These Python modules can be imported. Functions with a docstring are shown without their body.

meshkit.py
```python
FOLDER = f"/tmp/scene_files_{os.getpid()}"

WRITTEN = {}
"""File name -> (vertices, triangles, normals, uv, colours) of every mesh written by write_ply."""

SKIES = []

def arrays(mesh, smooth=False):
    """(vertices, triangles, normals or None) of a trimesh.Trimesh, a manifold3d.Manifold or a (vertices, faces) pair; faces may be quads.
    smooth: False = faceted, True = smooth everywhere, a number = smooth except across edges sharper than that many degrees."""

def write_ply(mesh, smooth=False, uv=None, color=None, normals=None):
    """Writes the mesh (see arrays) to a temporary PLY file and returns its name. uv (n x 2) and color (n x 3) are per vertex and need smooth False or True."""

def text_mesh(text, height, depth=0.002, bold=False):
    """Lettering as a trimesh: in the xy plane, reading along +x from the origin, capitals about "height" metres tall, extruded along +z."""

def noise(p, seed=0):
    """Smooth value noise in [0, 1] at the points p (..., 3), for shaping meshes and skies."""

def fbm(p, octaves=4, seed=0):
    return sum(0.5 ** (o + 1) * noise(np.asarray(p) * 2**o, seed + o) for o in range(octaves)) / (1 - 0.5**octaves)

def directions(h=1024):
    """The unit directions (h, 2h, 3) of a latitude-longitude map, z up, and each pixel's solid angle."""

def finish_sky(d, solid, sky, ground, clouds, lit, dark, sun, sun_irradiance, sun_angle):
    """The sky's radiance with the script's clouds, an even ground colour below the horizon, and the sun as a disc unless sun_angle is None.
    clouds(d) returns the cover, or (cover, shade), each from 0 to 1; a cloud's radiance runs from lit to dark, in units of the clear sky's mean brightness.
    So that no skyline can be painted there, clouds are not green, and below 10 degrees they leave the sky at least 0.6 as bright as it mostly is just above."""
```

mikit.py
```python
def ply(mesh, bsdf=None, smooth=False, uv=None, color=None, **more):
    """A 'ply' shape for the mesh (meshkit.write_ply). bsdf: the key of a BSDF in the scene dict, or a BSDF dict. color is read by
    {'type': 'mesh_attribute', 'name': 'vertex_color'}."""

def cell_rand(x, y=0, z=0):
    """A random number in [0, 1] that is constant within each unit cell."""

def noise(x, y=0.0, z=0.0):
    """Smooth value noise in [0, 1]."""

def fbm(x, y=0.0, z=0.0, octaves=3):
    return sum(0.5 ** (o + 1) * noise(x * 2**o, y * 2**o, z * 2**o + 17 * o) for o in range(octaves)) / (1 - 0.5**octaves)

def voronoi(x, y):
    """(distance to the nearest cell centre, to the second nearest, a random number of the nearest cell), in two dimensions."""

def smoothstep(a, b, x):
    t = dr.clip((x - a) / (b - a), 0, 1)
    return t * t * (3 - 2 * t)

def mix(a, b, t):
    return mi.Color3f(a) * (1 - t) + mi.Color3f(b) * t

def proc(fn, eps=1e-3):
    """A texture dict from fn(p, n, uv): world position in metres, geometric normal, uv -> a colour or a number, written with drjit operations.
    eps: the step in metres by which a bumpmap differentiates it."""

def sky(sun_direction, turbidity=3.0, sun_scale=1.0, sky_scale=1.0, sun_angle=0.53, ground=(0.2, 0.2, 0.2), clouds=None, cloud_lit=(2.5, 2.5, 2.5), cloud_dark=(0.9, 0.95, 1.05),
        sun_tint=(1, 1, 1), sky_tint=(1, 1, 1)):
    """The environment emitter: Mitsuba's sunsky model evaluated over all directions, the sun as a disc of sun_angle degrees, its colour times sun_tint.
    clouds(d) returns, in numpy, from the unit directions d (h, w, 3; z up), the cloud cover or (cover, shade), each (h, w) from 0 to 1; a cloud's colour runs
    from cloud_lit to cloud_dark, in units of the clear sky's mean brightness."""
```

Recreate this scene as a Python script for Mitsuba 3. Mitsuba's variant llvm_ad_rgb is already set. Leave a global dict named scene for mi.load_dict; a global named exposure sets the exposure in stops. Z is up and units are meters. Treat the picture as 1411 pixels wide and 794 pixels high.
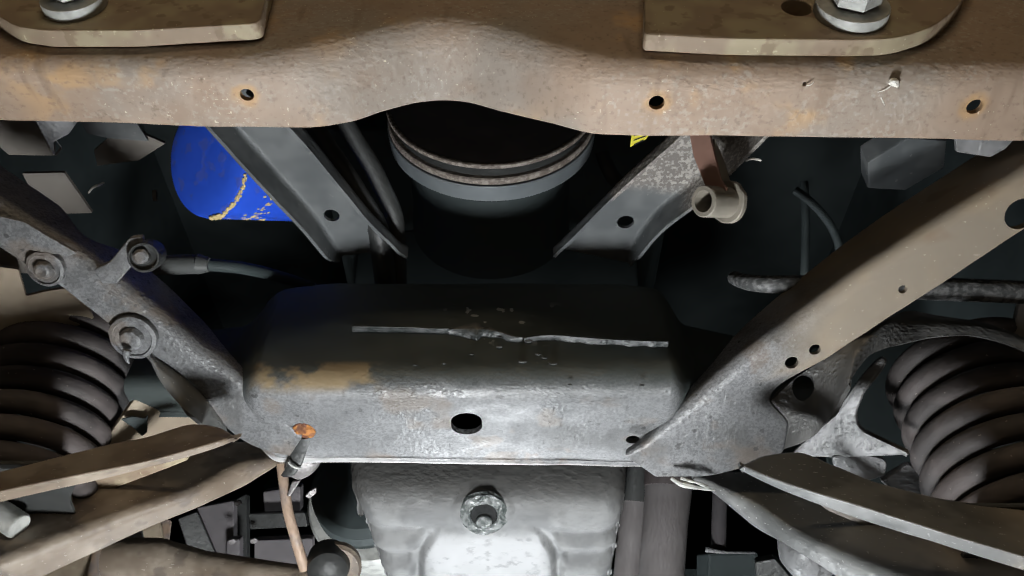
import math, random
import numpy as np, trimesh, drjit as dr, mitsuba as mi, mikit, meshkit
import manifold3d as m3
import mapbox_earcut as earcut
from scipy.interpolate import PchipInterpolator
from mikit import noise, fbm, smoothstep, mix

random.seed(4); np.random.seed(4)
exposure = 0.0
scene, labels = {}, {}

# ------------------------------------------------------------------ camera (origin = lens, y = rearwards, x = right, z = up)
PITCH, HFOV = math.radians(42.0), 62.0
FWD = np.array([0, math.cos(PITCH), math.sin(PITCH)])
UP = np.array([0, -math.sin(PITCH), math.cos(PITCH)])
RT = np.array([1.0, 0, 0])
FPX = 705.5 / math.tan(math.radians(HFOV / 2))
FLOOR = -0.22
scene['camera'] = {'type': 'perspective', 'fov': HFOV, 'fov_axis': 'x', 'near_clip': 0.01, 'far_clip': 60.0,
                   'to_world': mi.ScalarTransform4f().look_at(origin=[0, 0, 0], target=FWD.tolist(), up=UP.tolist())}

# ------------------------------------------------------------------ lamps
LAMP = np.array([-0.03, 0.424, FLOOR + 0.06])
LAMP_R, LAMP_L = 0.050, (215, 221, 223)
LAMP2, REAR_FILL_L = np.array([-0.02, 1.22, FLOOR + 0.06]), (280, 294, 304)  # rear lamp added in place of daylight from behind
TUBE_Y, TUBE_Z, TUBE_L = -1.35, 1.05, (29.0, 23.0, 15.5)  # tube lamp added as fill for the front faces

# ------------------------------------------------------------------ helpers
def A(*v): return np.array(v, float)
def unit(v): v = np.asarray(v, float); return v / np.linalg.norm(v)
def ray(u, v): return FWD + RT * ((u - 705.5) / FPX) + UP * ((397.0 - v) / FPX)
def onz(u, v, z): d = ray(u, v); return d * (z / d[2])
def ony(u, v, y): d = ray(u, v); return d * (y / d[1])
def atd(u, v, dep): return ray(u, v) * dep
def onp(u, v, p, n): d = ray(u, v); n = A(*n); return d * (np.dot(p, n) / np.dot(d, n))

def frame(n, hint=(0, 0, 1)):
    n = unit(n); h = A(*hint)
    if abs(np.dot(n, unit(h))) > .95: h = A(1, 0, 0)
    ex = unit(np.cross(h, n)); return ex, np.cross(n, ex), n

def spl(pts, n):
    pts = np.asarray(pts, float)
    t = np.r_[0, np.cumsum(np.linalg.norm(np.diff(pts.reshape(len(pts), -1), axis=0), axis=1))]
    t = t / t[-1]
    return PchipInterpolator(t, pts, axis=0)(np.linspace(0, 1, n))

def fillet(pts, tr, nb=7, ns=6):
    """polyline with its inner corners rounded (trim length tr, one number or one per corner)"""
    pts = np.asarray(pts, float); K = len(pts)
    tr = [tr] * (K - 2) if np.isscalar(tr) else list(tr)
    out, cur = [], pts[0]
    for j in range(1, K - 1):
        d1, d2 = pts[j - 1] - pts[j], pts[j + 1] - pts[j]
        l1, l2 = np.linalg.norm(d1), np.linalg.norm(d2)
        t = min(tr[j - 1], .48 * l1, .48 * l2)
        a, b = pts[j] + d1 / l1 * t, pts[j] + d2 / l2 * t
        for s in np.linspace(0, 1, ns, endpoint=False): out.append(cur + (a - cur) * s)
        for s in np.linspace(0, 1, nb, endpoint=False): out.append((1 - s)**2 * a + 2 * s * (1 - s) * pts[j] + s * s * b)
        cur = b
    for s in np.linspace(0, 1, ns): out.append(cur + (pts[-1] - cur) * s)
    return np.array(out)

def grid_normals(P):
    du, dv = np.gradient(P, axis=0), np.gradient(P, axis=1)
    n = np.cross(du, dv); return n / np.maximum(np.linalg.norm(n, axis=-1, keepdims=True), 1e-12)

def grid_solid(P, t, side, amp=0, freq=30, seed=0):
    """closed sheet: the grid P is the visible face, thickness t goes away from the direction 'side'"""
    P = np.array(P, float); n = grid_normals(P)
    if np.mean(n @ np.asarray(side, float)) < 0: P = P[::-1]; n = grid_normals(P)
    if np.mean(n @ np.asarray(side, float)) < 0: n = -n
    if amp: P = P + n * ((meshkit.fbm(P * freq, 3, seed) - .5) * 2 * amp)[..., None]
    M, N = P.shape[:2]; Q = P - n * t
    V = np.vstack([P.reshape(-1, 3), Q.reshape(-1, 3)])
    i = np.arange(M * N).reshape(M, N); o = M * N
    f = []
    a, b, c, d = i[:-1, :-1].ravel(), i[1:, :-1].ravel(), i[1:, 1:].ravel(), i[:-1, 1:].ravel()
    f += [np.c_[a, b, c], np.c_[a, c, d], np.c_[a + o, c + o, b + o], np.c_[a + o, d + o, c + o]]
    ring = np.r_[i[0, :-1], i[:-1, -1], i[-1, :0:-1], i[:0:-1, 0]]
    r2 = np.roll(ring, -1)
    f += [np.c_[ring, r2, r2 + o], np.c_[ring, r2 + o, ring + o]]
    mesh = trimesh.Trimesh(V, np.vstack(f), process=False)
    if mesh.volume < 0: mesh.invert()
    return mesh

def to_man(mesh):
    return m3.Manifold(m3.Mesh(np.asarray(mesh.vertices, np.float32), np.asarray(mesh.faces, np.uint32)))
def from_man(man):
    k = man.to_mesh(); return trimesh.Trimesh(np.array(k.vert_properties[:, :3]), np.array(k.tri_verts), process=False)

def drill(mesh, holes):
    """holes: (point, axis, radius, depth)"""
    man = to_man(mesh)
    for p, ax, r, dep in holes:
        ex, ey, ez = frame(ax)
        c = m3.Manifold.cylinder(dep, r, r, 40, True)
        T = np.c_[ex, ey, ez, p]
        man = man - c.transform(T)
    out = from_man(man)
    return out if len(out.faces) else mesh

def lathe(prof, o, ax, seg=64, hint=(0, 0, 1), jag=0, seed=0):
    """prof: list of (radius, height along ax)"""
    ex, ey, ez = frame(ax, hint); prof = np.asarray(prof, float)
    th = np.linspace(0, 2 * math.pi, seg, endpoint=False)
    V = []
    for r, h in prof:
        rr = r * (1 + (jag * (meshkit.noise(np.c_[np.cos(th) * 3, np.sin(th) * 3, np.full(seg, h * 90)], seed) - .5) if jag else 0))
        V.append(o + np.outer(rr * np.cos(th), ex) + np.outer(rr * np.sin(th), ey) + h * ez)
    V = np.vstack(V + [[o + prof[0][1] * ez], [o + prof[-1][1] * ez]]); K = len(prof)
    F = []
    i = np.arange(seg); j = (i + 1) % seg
    for k in range(K - 1):
        a, b = k * seg, (k + 1) * seg
        F += [np.c_[a + i, a + j, b + j], np.c_[a + i, b + j, b + i]]
    F += [np.c_[np.full(seg, K * seg), j, i], np.c_[np.full(seg, K * seg + 1), (K - 1) * seg + i, (K - 1) * seg + j]]
    m = trimesh.Trimesh(V, np.vstack(F), process=False)
    if m.volume < 0: m.invert()
    return m

def tube(pts, r, seg=20, n=60, cap=True):
    P = spl(pts, n); r = np.interp(np.linspace(0, 1, n), np.linspace(0, 1, len(np.atleast_1d(r))), np.atleast_1d(r))
    T = np.gradient(P, axis=0); T /= np.linalg.norm(T, axis=1, keepdims=True)
    ex, ey, _ = frame(T[0]); rings = []
    th = np.linspace(0, 2 * math.pi, seg, endpoint=False)
    for k in range(n):
        ex = unit(ex - T[k] * np.dot(ex, T[k])); ey = np.cross(T[k], ex)
        rings.append(P[k] + r[k] * (np.outer(np.cos(th), ex) + np.outer(np.sin(th), ey)))
    V = np.vstack(rings + [[P[0]], [P[-1]]]); F = []
    i = np.arange(seg); j = (i + 1) % seg
    for k in range(n - 1):
        a, b = k * seg, (k + 1) * seg
        F += [np.c_[a + i, a + j, b + j], np.c_[a + i, b + j, b + i]]
    F += [np.c_[np.full(seg, n * seg), j, i], np.c_[np.full(seg, n * seg + 1), (n - 1) * seg + i, (n - 1) * seg + j]]
    m = trimesh.Trimesh(V, np.vstack(F), process=False)
    if m.volume < 0: m.invert()
    return m

def fil2(poly, r, n=6):
    """closed 2-D polygon with rounded corners; r one number or one per corner"""
    poly = np.asarray(poly, float); K = len(poly); out = []
    rs = [r] * K if np.isscalar(r) else r
    for k in range(K):
        p, a, b = poly[k], poly[k - 1], poly[(k + 1) % K]
        d1, d2 = a - p, b - p; l1, l2 = np.linalg.norm(d1), np.linalg.norm(d2); t = min(rs[k], .45 * l1, .45 * l2)
        if t <= 0: out.append(p); continue
        A_, B_ = p + d1 / l1 * t, p + d2 / l2 * t
        for s in np.linspace(0, 1, n): out.append((1 - s)**2 * A_ + 2 * s * (1 - s) * p + s * s * B_)
    return np.array(out)

def offset2(P, d):
    """inset of a counter-clockwise closed polygon by d, vertex by vertex"""
    e = np.roll(P, -1, 0) - P; e /= np.maximum(np.linalg.norm(e, axis=1, keepdims=True), 1e-12)
    n = np.c_[-e[:, 1], e[:, 0]]; m = n + np.roll(n, 1, 0)
    m /= np.maximum((m * m).sum(1, keepdims=True), .4) / 2
    return P + m * d

def dedup(P):
    keep = [0]
    for k in range(1, len(P)):
        if np.linalg.norm(P[k] - P[keep[-1]]) > 1e-6: keep.append(k)
    if np.linalg.norm(P[keep[-1]] - P[0]) < 1e-6: keep.pop()
    return P[keep]

def plate(P3, n, t, bev=.0006, holes=()):
    """flat plate: outline P3 lies on its visible face, which looks along n; holes: (centre, radius)"""
    P3 = np.asarray(P3, float); n = unit(n); o = P3.mean(0); o = o + n * 0
    if np.dot(n, o) > 0 and False: n = -n
    ex, ey, ez = frame(n); flat = np.c_[(P3 - o) @ ex, (P3 - o) @ ey]
    flat = dedup(flat)
    if np.sum(flat[:, 0] * np.roll(flat[:, 1], -1) - flat[:, 1] * np.roll(flat[:, 0], -1)) < 0: flat = flat[::-1]
    loops = [flat]; th = np.linspace(0, -2 * math.pi, 36, endpoint=False)
    for c, r in holes:
        c2 = A(np.dot(c - o, ex), np.dot(c - o, ey)); loops.append(c2 + r * np.c_[np.cos(th), np.sin(th)])
    V, F, caps = [], [], []
    base = 0
    prof = [(bev, 0), (bev * .3, -bev * .3), (0, -bev), (0, -t + bev), (bev, -t)]
    ends = []
    for L in loops:
        m = len(L); i = np.arange(m); j = (i + 1) % m
        for k, (ins, h) in enumerate(prof):
            V.append(np.c_[offset2(L, ins), np.full(m, h)])
            if k: a, b = base + (k - 1) * m, base + k * m; F += [np.c_[a + i, b + i, b + j], np.c_[a + i, b + j, a + j]]
        ends.append((base, base + (len(prof) - 1) * m, m)); base += len(prof) * m
    V = np.vstack(V)
    for w in (0, 1):
        idx = np.concatenate([np.arange(e[w], e[w] + e[2]) for e in ends])
        tri = earcut.triangulate_float64(V[idx][:, :2], np.cumsum([e[2] for e in ends]).astype(np.uint32)).reshape(-1, 3)
        tri = idx[tri]
        ar = np.cross(V[tri[:, 1], :2] - V[tri[:, 0], :2], V[tri[:, 2], :2] - V[tri[:, 0], :2])
        flip = (ar < 0) if w == 0 else (ar > 0)
        tri[flip] = tri[flip][:, ::-1]; F.append(tri)
    W = o + V[:, :1] * ex + V[:, 1:2] * ey + V[:, 2:] * ez
    return trimesh.Trimesh(W, np.vstack(F), process=False)

def pplate(px, p0, n, t, r=4, bev=.0006, holes=()):
    """plate whose outline is given where it stands: pixels carried onto the real plane through p0"""
    P = fil2(px, r); n = unit(n)
    W = np.array([onp(u, v, p0, n) for u, v in P])
    H = [(onp(u, v, p0, n), rr) for u, v, rr in holes]
    return plate(W, n, t, bev, H)

def hexprism(o, ax, r, h, rot=0.0, bev=.0012, hint=(0, 0, 1)):
    ex, ey, ez = frame(ax, hint)
    th = np.linspace(0, 2 * math.pi, 6, endpoint=False) + rot
    return plate(o + ez * h + r * (np.outer(np.cos(th), ex) + np.outer(np.sin(th), ey)), ez, h, bev)

def join(*ms): return trimesh.util.concatenate([trimesh.Trimesh(np.array(m.vertices), np.array(m.faces), process=False) for m in ms])

def rough(mesh, amp, freq, seed=0):
    v = np.array(mesh.vertices); n = np.array(trimesh.Trimesh(v, mesh.faces, process=False).vertex_normals)
    mesh.vertices = v + n * ((meshkit.fbm(v * freq, 3, seed) - .5) * 2 * amp)[:, None]; return mesh

def numbered(name):
    if name not in USED: USED.add(name); return name
    k = 1
    while f'{name}_{k:03d}' in USED: k += 1
    USED.add(f'{name}_{k:03d}'); return f'{name}_{k:03d}'
USED = set()

def obj(name, mesh, mat, parent=None, smooth=35, label=None):
    if parent is None: key = name
    else: key = numbered(parent + '__' + name)
    scene[key] = mikit.ply(mesh, mat, smooth=smooth)
    if label: labels[key] = {'label': label}
    return key

def thing(name, label, cat, group=None):
    key = numbered(name); labels[key] = {'label': label, 'category': cat}
    if group: labels[key]['group'] = group
    return key

def one(name, mesh, mat, label, cat, group=None, smooth=35):
    return obj(thing(name, label, cat, group), mesh, mat, None, smooth)

# ------------------------------------------------------------------ materials (patterns live in world metres)
def N(p, s, o=3, k=0.0): return fbm(p.x * s + k, p.y * s + 1.7 * k, p.z * s - k, octaves=o)
def n1(p, s, k=0.0): return noise(p.x * s + k, p.y * s + k, p.z * s + k)

def material(key, col, rgh=.5, spec=.5, metal=0.0, bump=None, amp=.0005, eps=.0004, coat=0.0):
    b = {'type': 'principled', 'base_color': mikit.proc(col) if callable(col) else {'type': 'rgb', 'value': list(col)},
         'roughness': mikit.proc(rgh) if callable(rgh) else rgh, 'specular': spec, 'metallic': metal}
    if coat: b['clearcoat'] = coat; b['clearcoat_gloss'] = .8
    if bump: b = {'type': 'bumpmap', 'arbitrary': mikit.proc(bump, eps), 'scale': amp, 'bsdf': b}
    scene[key] = {'type': 'twosided', 'bsdf': b}

def bump_grit(p, n, uv): return (.4 + .6 * smoothstep(.36, .62, N(p, 38, 3, 21.0))) * N(p, 400, 3) + .5 * smoothstep(.5, .85, n1(p, 540, 3.0))
def bump_fine(p, n, uv): return N(p, 420, 2)
def bump_cast(p, n, uv): return N(p, 330, 3) + .6 * N(p, 90, 2)

HOLES = [tuple(ony(u, v, .292)) for u, v in ((340, 131), (905, 142), (1343, 147))]
def rust_col(p, n, uv):
    a = N(p, 14, 4); c = N(p, 48, 4, 5.0)
    col = mix((.290, .216, .162), (.252, .217, .184), smoothstep(.36, .66, a))
    col = mix(col, (.23, .165, .12), .55 * smoothstep(.50, .75, N(p, 40, 4, 9.0)))
    col = mix(col, (.44, .27, .12), .6 * smoothstep(.52, .72, c) * smoothstep(.42, .62, N(p, 11, 2, 3.0)))
    col = mix(col, (.38, .355, .32), .4 * smoothstep(.50, .75, N(p, 420, 3, 1.0)) * smoothstep(.35, .65, N(p, 28, 3, 4.0)))
    for hx, hy, hz_ in HOLES:
        d = dr.sqrt(dr.square(p.x - hx) + dr.square(p.y - hy))
        col = mix(col, (.38, .23, .10), .65 * smoothstep(.0105, .0050, d + .006 * (N(p, 150, 3, hx) - .5)))
    str_ = smoothstep(.60, .80, fbm(p.x * 150, p.y * 14, p.z * 30, octaves=3))
    col = mix(col, (.17, .115, .075), .45 * str_ * smoothstep(.4, .6, N(p, 13, 2, 8.0)))
    col = mix(col, (.15, .11, .08), .45 * smoothstep(.56, .82, N(p, 430, 3, 7.0)))
    return mix(col, (.70, .64, .50), .6 * smoothstep(.86, .97, n1(p, 720, 2.0)) * smoothstep(.5, .65, N(p, 22, 2, 6.0)))
material('frame_rust', rust_col, .60, .35, 0, lambda p, n, uv: N(p, 460, 3) + .25 * N(p, 110, 3), .0008)

def plate_col(p, n, uv):
    col = mix((.23, .175, .125), (.29, .245, .165), smoothstep(.40, .65, N(p, 45, 3)))
    col = mix(col, (.16, .11, .07), .6 * smoothstep(.58, .7, N(p, 120, 3, 4.0)))
    return mix(col, (.55, .5, .36), .45 * smoothstep(.84, .96, n1(p, 560, 1.0)))
material('plate_rust', plate_col, .6, .35, 0, bump_fine, .0004)

def oily_col(p, n, uv):
    a = N(p, 20, 4); col = mix((.086, .088, .091), (.130, .132, .136), smoothstep(.33, .67, a))
    g = N(p, 760, 3); col = mix(col * .80, col * 1.18, smoothstep(.34, .66, g))
    col = mix(col, (.045, .045, .044), .6 * smoothstep(.52, .72, N(p, 32, 4, 11.0)))
    col = mix(col, (.115, .085, .06), .45 * smoothstep(.56, .72, N(p, 44, 4, 15.0)))
    return mix(col, (.03, .03, .03), .7 * smoothstep(.70, .80, N(p, 210, 3, 2.0)))
def film(p): return .22 + .78 * smoothstep(.36, .62, N(p, 38, 3, 21.0))
def oily_rgh(p, n, uv): return .36 + .25 * N(p, 120, 2)
def sill_col(p, n, uv):  # the lower crossmember: black paint under oil, grit on its underside, a tan stain and flaked paint
    low = smoothstep(.334, .316, p.z + .006 * (N(p, 60, 3) - .5))
    col = mix((.033, .042, .041), oily_col(p, n, uv) * (.95 + .35 * smoothstep(.49, .535, p.y)), low)  # grey lightened towards the rear: underside sheen put into the colour
    st = smoothstep(.46, .66, N(p, 60, 4, 8.0) + .30 * smoothstep(.036, .0, dr.abs(p.x + .128)) * smoothstep(.014, 0., dr.abs(p.z - .330)))
    st = st * smoothstep(.048, .03, dr.abs(p.x + .128)) * smoothstep(.012, .006, dr.abs(p.z - .330))
    col = mix(col, (.26, .19, .10), .7 * st)
    st2 = smoothstep(.5, .62, N(p, 70, 3, 4.0)) * smoothstep(.03, .01, dr.abs(p.x - .025)) * smoothstep(.012, .004, dr.abs(p.y - .532))
    col = mix(col, (.16, .11, .08), .6 * st2)
    col = mix(col, (.40, .40, .40), smoothstep(.5302, .5335, p.y - .0125 * smoothstep(-.13, .12, p.x) + .0025 * (N(p, 90, 2) - .5)))  # pale rear lip: its specular highlight painted into the colour
    fl = smoothstep(.70, .76, N(p, 160, 2, 2.0)) * smoothstep(.05, .02, dr.abs(p.x + .005)) * smoothstep(.024, .01, dr.abs(p.z - .375))
    return mix(col, (.30, .31, .31), .8 * fl)
def sill_bump(p, n, uv):
    low = smoothstep(.34, .322, p.z)
    return (.12 + .88 * low * film(p)) * (N(p, 520, 3) + .5 * smoothstep(.5, .85, n1(p, 560, 3.0)))
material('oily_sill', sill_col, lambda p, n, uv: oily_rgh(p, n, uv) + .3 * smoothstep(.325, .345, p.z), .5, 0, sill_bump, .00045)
material('oily_grit', oily_col, oily_rgh, .45, 0, bump_grit, .00050)
def rail_col(p, n, uv):  # tan at the outer end, oil-soaked grey where it meets the lower crossmember
    m = dr.maximum(smoothstep(.212, .150, p.x + .05 * (N(p, 40, 3, 2.0) - .5)), smoothstep(.440, .462, p.y + .02 * (N(p, 40, 3, 2.0) - .5)))
    tan = mix((.255, .205, .145), (.225, .19, .148), smoothstep(.4, .62, N(p, 25, 3)))
    tan = mix(tan, (.20, .145, .10), .6 * smoothstep(.6, .74, N(p, 52, 3, 3.0)))
    tan = mix(tan, (.5, .46, .36), .5 * smoothstep(.88, .97, n1(p, 600, 2.0)))
    oil = oily_col(p, n, uv) * (1.15 - .55 * smoothstep(.130, .175, p.x) * smoothstep(.452, .472, p.y))
    return mix(tan, oil, m)
def rail_bump(p, n, uv): return N(p, 300, 3) * (.3 + .7 * smoothstep(.215, .14, p.x)) + .4 * smoothstep(.55, .8, n1(p, 420, 3.0)) * smoothstep(.2, .14, p.x)
material('rail_steel', rail_col, lambda p, n, uv: .62 - .22 * smoothstep(.212, .15, p.x) + .1 * N(p, 90, 2), .45, 0, rail_bump, .00045)
def bucket_col(p, n, uv): return mix((.045, .045, .044), (.085, .084, .082), smoothstep(.40, .75, N(p, 50, 3)))
material('bucket_steel', bucket_col, lambda p, n, uv: .34 + .2 * N(p, 120, 2), .55, 0, bump_grit, .0008)
def arm_col(p, n, uv):
    col = mix((.135, .105, .078), (.21, .175, .138), smoothstep(.40, .62, N(p, 30, 4)))
    col = mix(col, (.08, .065, .055), .6 * smoothstep(.58, .7, N(p, 60, 3, 2.0)))
    return mix(col, (.4, .37, .31), .4 * smoothstep(.86, .97, n1(p, 560, 1.0)))
material('arm_steel', arm_col, .55, .4, 0, lambda p, n, uv: N(p, 260, 3) + .6 * N(p, 80, 2), .0006)
def arm_col2(p, n, uv):
    col = mix((.065, .067, .066), (.125, .126, .124), smoothstep(.40, .62, N(p, 30, 4)))
    col = mix(col, (.27, .23, .185), smoothstep(.27, .33, p.x + .03 * N(p, 50, 2)))
    return mix(col, (.4, .4, .4), .4 * smoothstep(.84, .97, n1(p, 560, 1.0)))
material('arm_dark_steel', arm_col2, .45, .5, 0, lambda p, n, uv: N(p, 260, 3) + .6 * N(p, 80, 2), .0006)
def spring_col(p, n, uv):
    col = mix((.042, .037, .036), (.075, .064, .062), smoothstep(.38, .66, N(p, 40, 3)))
    return mix(col, (.24, .21, .19), .5 * smoothstep(.90, .97, n1(p, 420, 5.0)))
material('spring_steel', spring_col, .65, .3, 0, bump_fine, .0004)
def brace_col(p, n, uv):
    col = mix((.062, .068, .071), (.092, .098, .100), smoothstep(.38, .66, N(p, 45, 3)))
    return mix(col, (.17, .165, .16), .4 * smoothstep(.72, .84, N(p, 260, 3, 3.0)))
material('brace_grey', brace_col, .55, .4, 0, bump_fine, .0004)
def brace_dust(p, n, uv):
    m = smoothstep(.405, .392, p.y + .012 * (N(p, 110, 3) - .5))
    sp = mix((.13, .118, .108), (.26, .245, .225), smoothstep(.40, .72, N(p, 520, 3)))
    return mix(brace_col(p, n, uv), sp, m)
material('brace_dusty', brace_dust, .6, .4, 0, lambda p, n, uv: N(p, 420, 2), .0007)
def zinc_col(p, n, uv): return mix((.27, .275, .26), (.38, .385, .365), smoothstep(.35, .65, N(p, 110, 3)))
material('zinc', zinc_col, .5, .4, .1, bump_fine, .0002)
def blue_col(p, n, uv):
    col = mix((.014, .058, .47), (.022, .085, .56), N(p, 30, 3))
    return mix(col, (.06, .08, .30), .5 * smoothstep(.58, .7, N(p, 140, 3, 2.0)))
material('blue_paint', blue_col, .35, .5, 0, bump_fine, .0001, coat=.4)
def chip_col(p, n, uv): return mix((.46, .36, .17), (.58, .55, .48), smoothstep(.50, .53, p.z + .02 * N(p, 120, 2)))
material('paint_chip', chip_col, .7, .3, 0, bump_fine, .0005)
def pan_col(p, n, uv):
    col = mix((.125, .128, .130), (.175, .178, .178), smoothstep(.36, .62, N(p, 50, 4)))
    col = mix(col, (.31, .315, .32), smoothstep(.060, .040, dr.abs(p.x + .02)) * smoothstep(.634, .648, p.y + .006 * N(p, 60, 2)))  # plateau lightened: partly cleaner metal, partly light painted on the flat face
    col = mix(col, (.13, .13, .13), .5 * smoothstep(.50, .80, N(p, 150, 3, 5.0)))
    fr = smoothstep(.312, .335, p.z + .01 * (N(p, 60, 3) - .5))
    return mix(col, mix((.052, .052, .050), (.082, .079, .075), N(p, 200, 3)), .9 * fr)  # front face darkened in the colour where it turns from the light
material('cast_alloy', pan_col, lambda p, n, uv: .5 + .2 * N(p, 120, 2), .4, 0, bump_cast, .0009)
material('wet_black', lambda p, n, uv: mix((.06, .07, .068), (.15, .16, .158), smoothstep(.4, .7, N(p, 300, 3))), .3, .6, 0, bump_grit, .0016)
material('black_steel', lambda p, n, uv: mix((.022, .024, .024), (.045, .046, .045), N(p, 40, 3)), .45, .4, 0, bump_fine, .0004)
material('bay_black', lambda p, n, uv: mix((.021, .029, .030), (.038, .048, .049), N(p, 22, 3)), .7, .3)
material('rubber', lambda p, n, uv: mix((.016, .018, .018), (.036, .036, .035), N(p, 60, 3)), .5, .4, 0, bump_fine, .0004)
material('damper_steel', lambda p, n, uv: mix((.15, .17, .185), (.21, .23, .24), N(p, 60, 3)), .38, .5, .5)
material('rim_rust', lambda p, n, uv: mix((.10, .082, .07), (.20, .175, .155), smoothstep(.4, .65, N(p, 420, 3))), .6, .4, 0, bump_fine, .0004)
material('link_rust', lambda p, n, uv: mix((.19, .105, .08), (.25, .15, .12), N(p, 60, 3)), .6, .35, 0, bump_fine, .0003)
material('sleeve_steel', lambda p, n, uv: mix((.15, .14, .115), (.24, .215, .18), N(p, 80, 3)), .5, .4, .1, bump_fine, .0003)
material('tan_panel', lambda p, n, uv: mix((.22, .175, .125), (.30, .25, .185), smoothstep(.35, .65, N(p, 40, 4))), .65, .35, 0, bump_fine, .0004)
def grey_panel_col(p, n, uv):
    return mix(mix((.115, .118, .12), (.19, .19, .195), smoothstep(.35, .65, N(p, 60, 4))), (.04, .04, .04), .6 * smoothstep(.62, .78, N(p, 190, 3, 3.0)))
material('grey_panel', grey_panel_col, .45, .5, 0, bump_grit, .0006)
material('bar_grey', lambda p, n, uv: mix((.045, .047, .047), (.13, .13, .13), smoothstep(.36, .70, N(p, 330, 3))), .5, .45, 0, bump_grit, .0005)
material('bar_smooth', lambda p, n, uv: mix((.040, .043, .042), (.062, .066, .065), N(p, 60, 3)), .55, .4)
material('seam_grey', lambda p, n, uv: mix((.018, .022, .022), (.046, .049, .050), smoothstep(.35, .65, N(p, 210, 3))), .5, .4, 0, bump_grit, .0005)
material('taupe_panel', lambda p, n, uv: mix((.12, .107, .093), (.15, .137, .122), N(p, 60, 3)), .65, .35, 0, bump_fine, .0003)
material('orange_rust', lambda p, n, uv: mix((.30, .12, .03), (.10, .04, .02), smoothstep(.45, .65, N(p, 170, 3))), .7, .3, 0, bump_grit, .0009)
material('pipe_rust', lambda p, n, uv: mix((.34, .245, .18), (.24, .20, .18), smoothstep(.4, .65, N(p, 60, 3))), .55, .4, 0, bump_fine, .0005)
material('exhaust_steel', lambda p, n, uv: mix((.11, .10, .10), (.16, .15, .15), N(p, 50, 3)), .42, .5, .15, bump_fine, .0004)
material('exhaust_dark', lambda p, n, uv: mix((.035, .030, .030), (.055, .046, .046), N(p, 50, 3)), .5, .4, 0, bump_fine, .0004)
material('dim_panel', lambda p, n, uv: mix((.075, .07, .075), (.11, .10, .105), N(p, 50, 3)), .6, .4)
material('plastic_white', (.62, .60, .55), .5, .4)
material('void_black', (.010, .011, .011), .7, .2)
material('label_yellow', (.62, .56, .05), .5, .4)
material('label_black', (.02, .02, .02), .5, .4)
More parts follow.
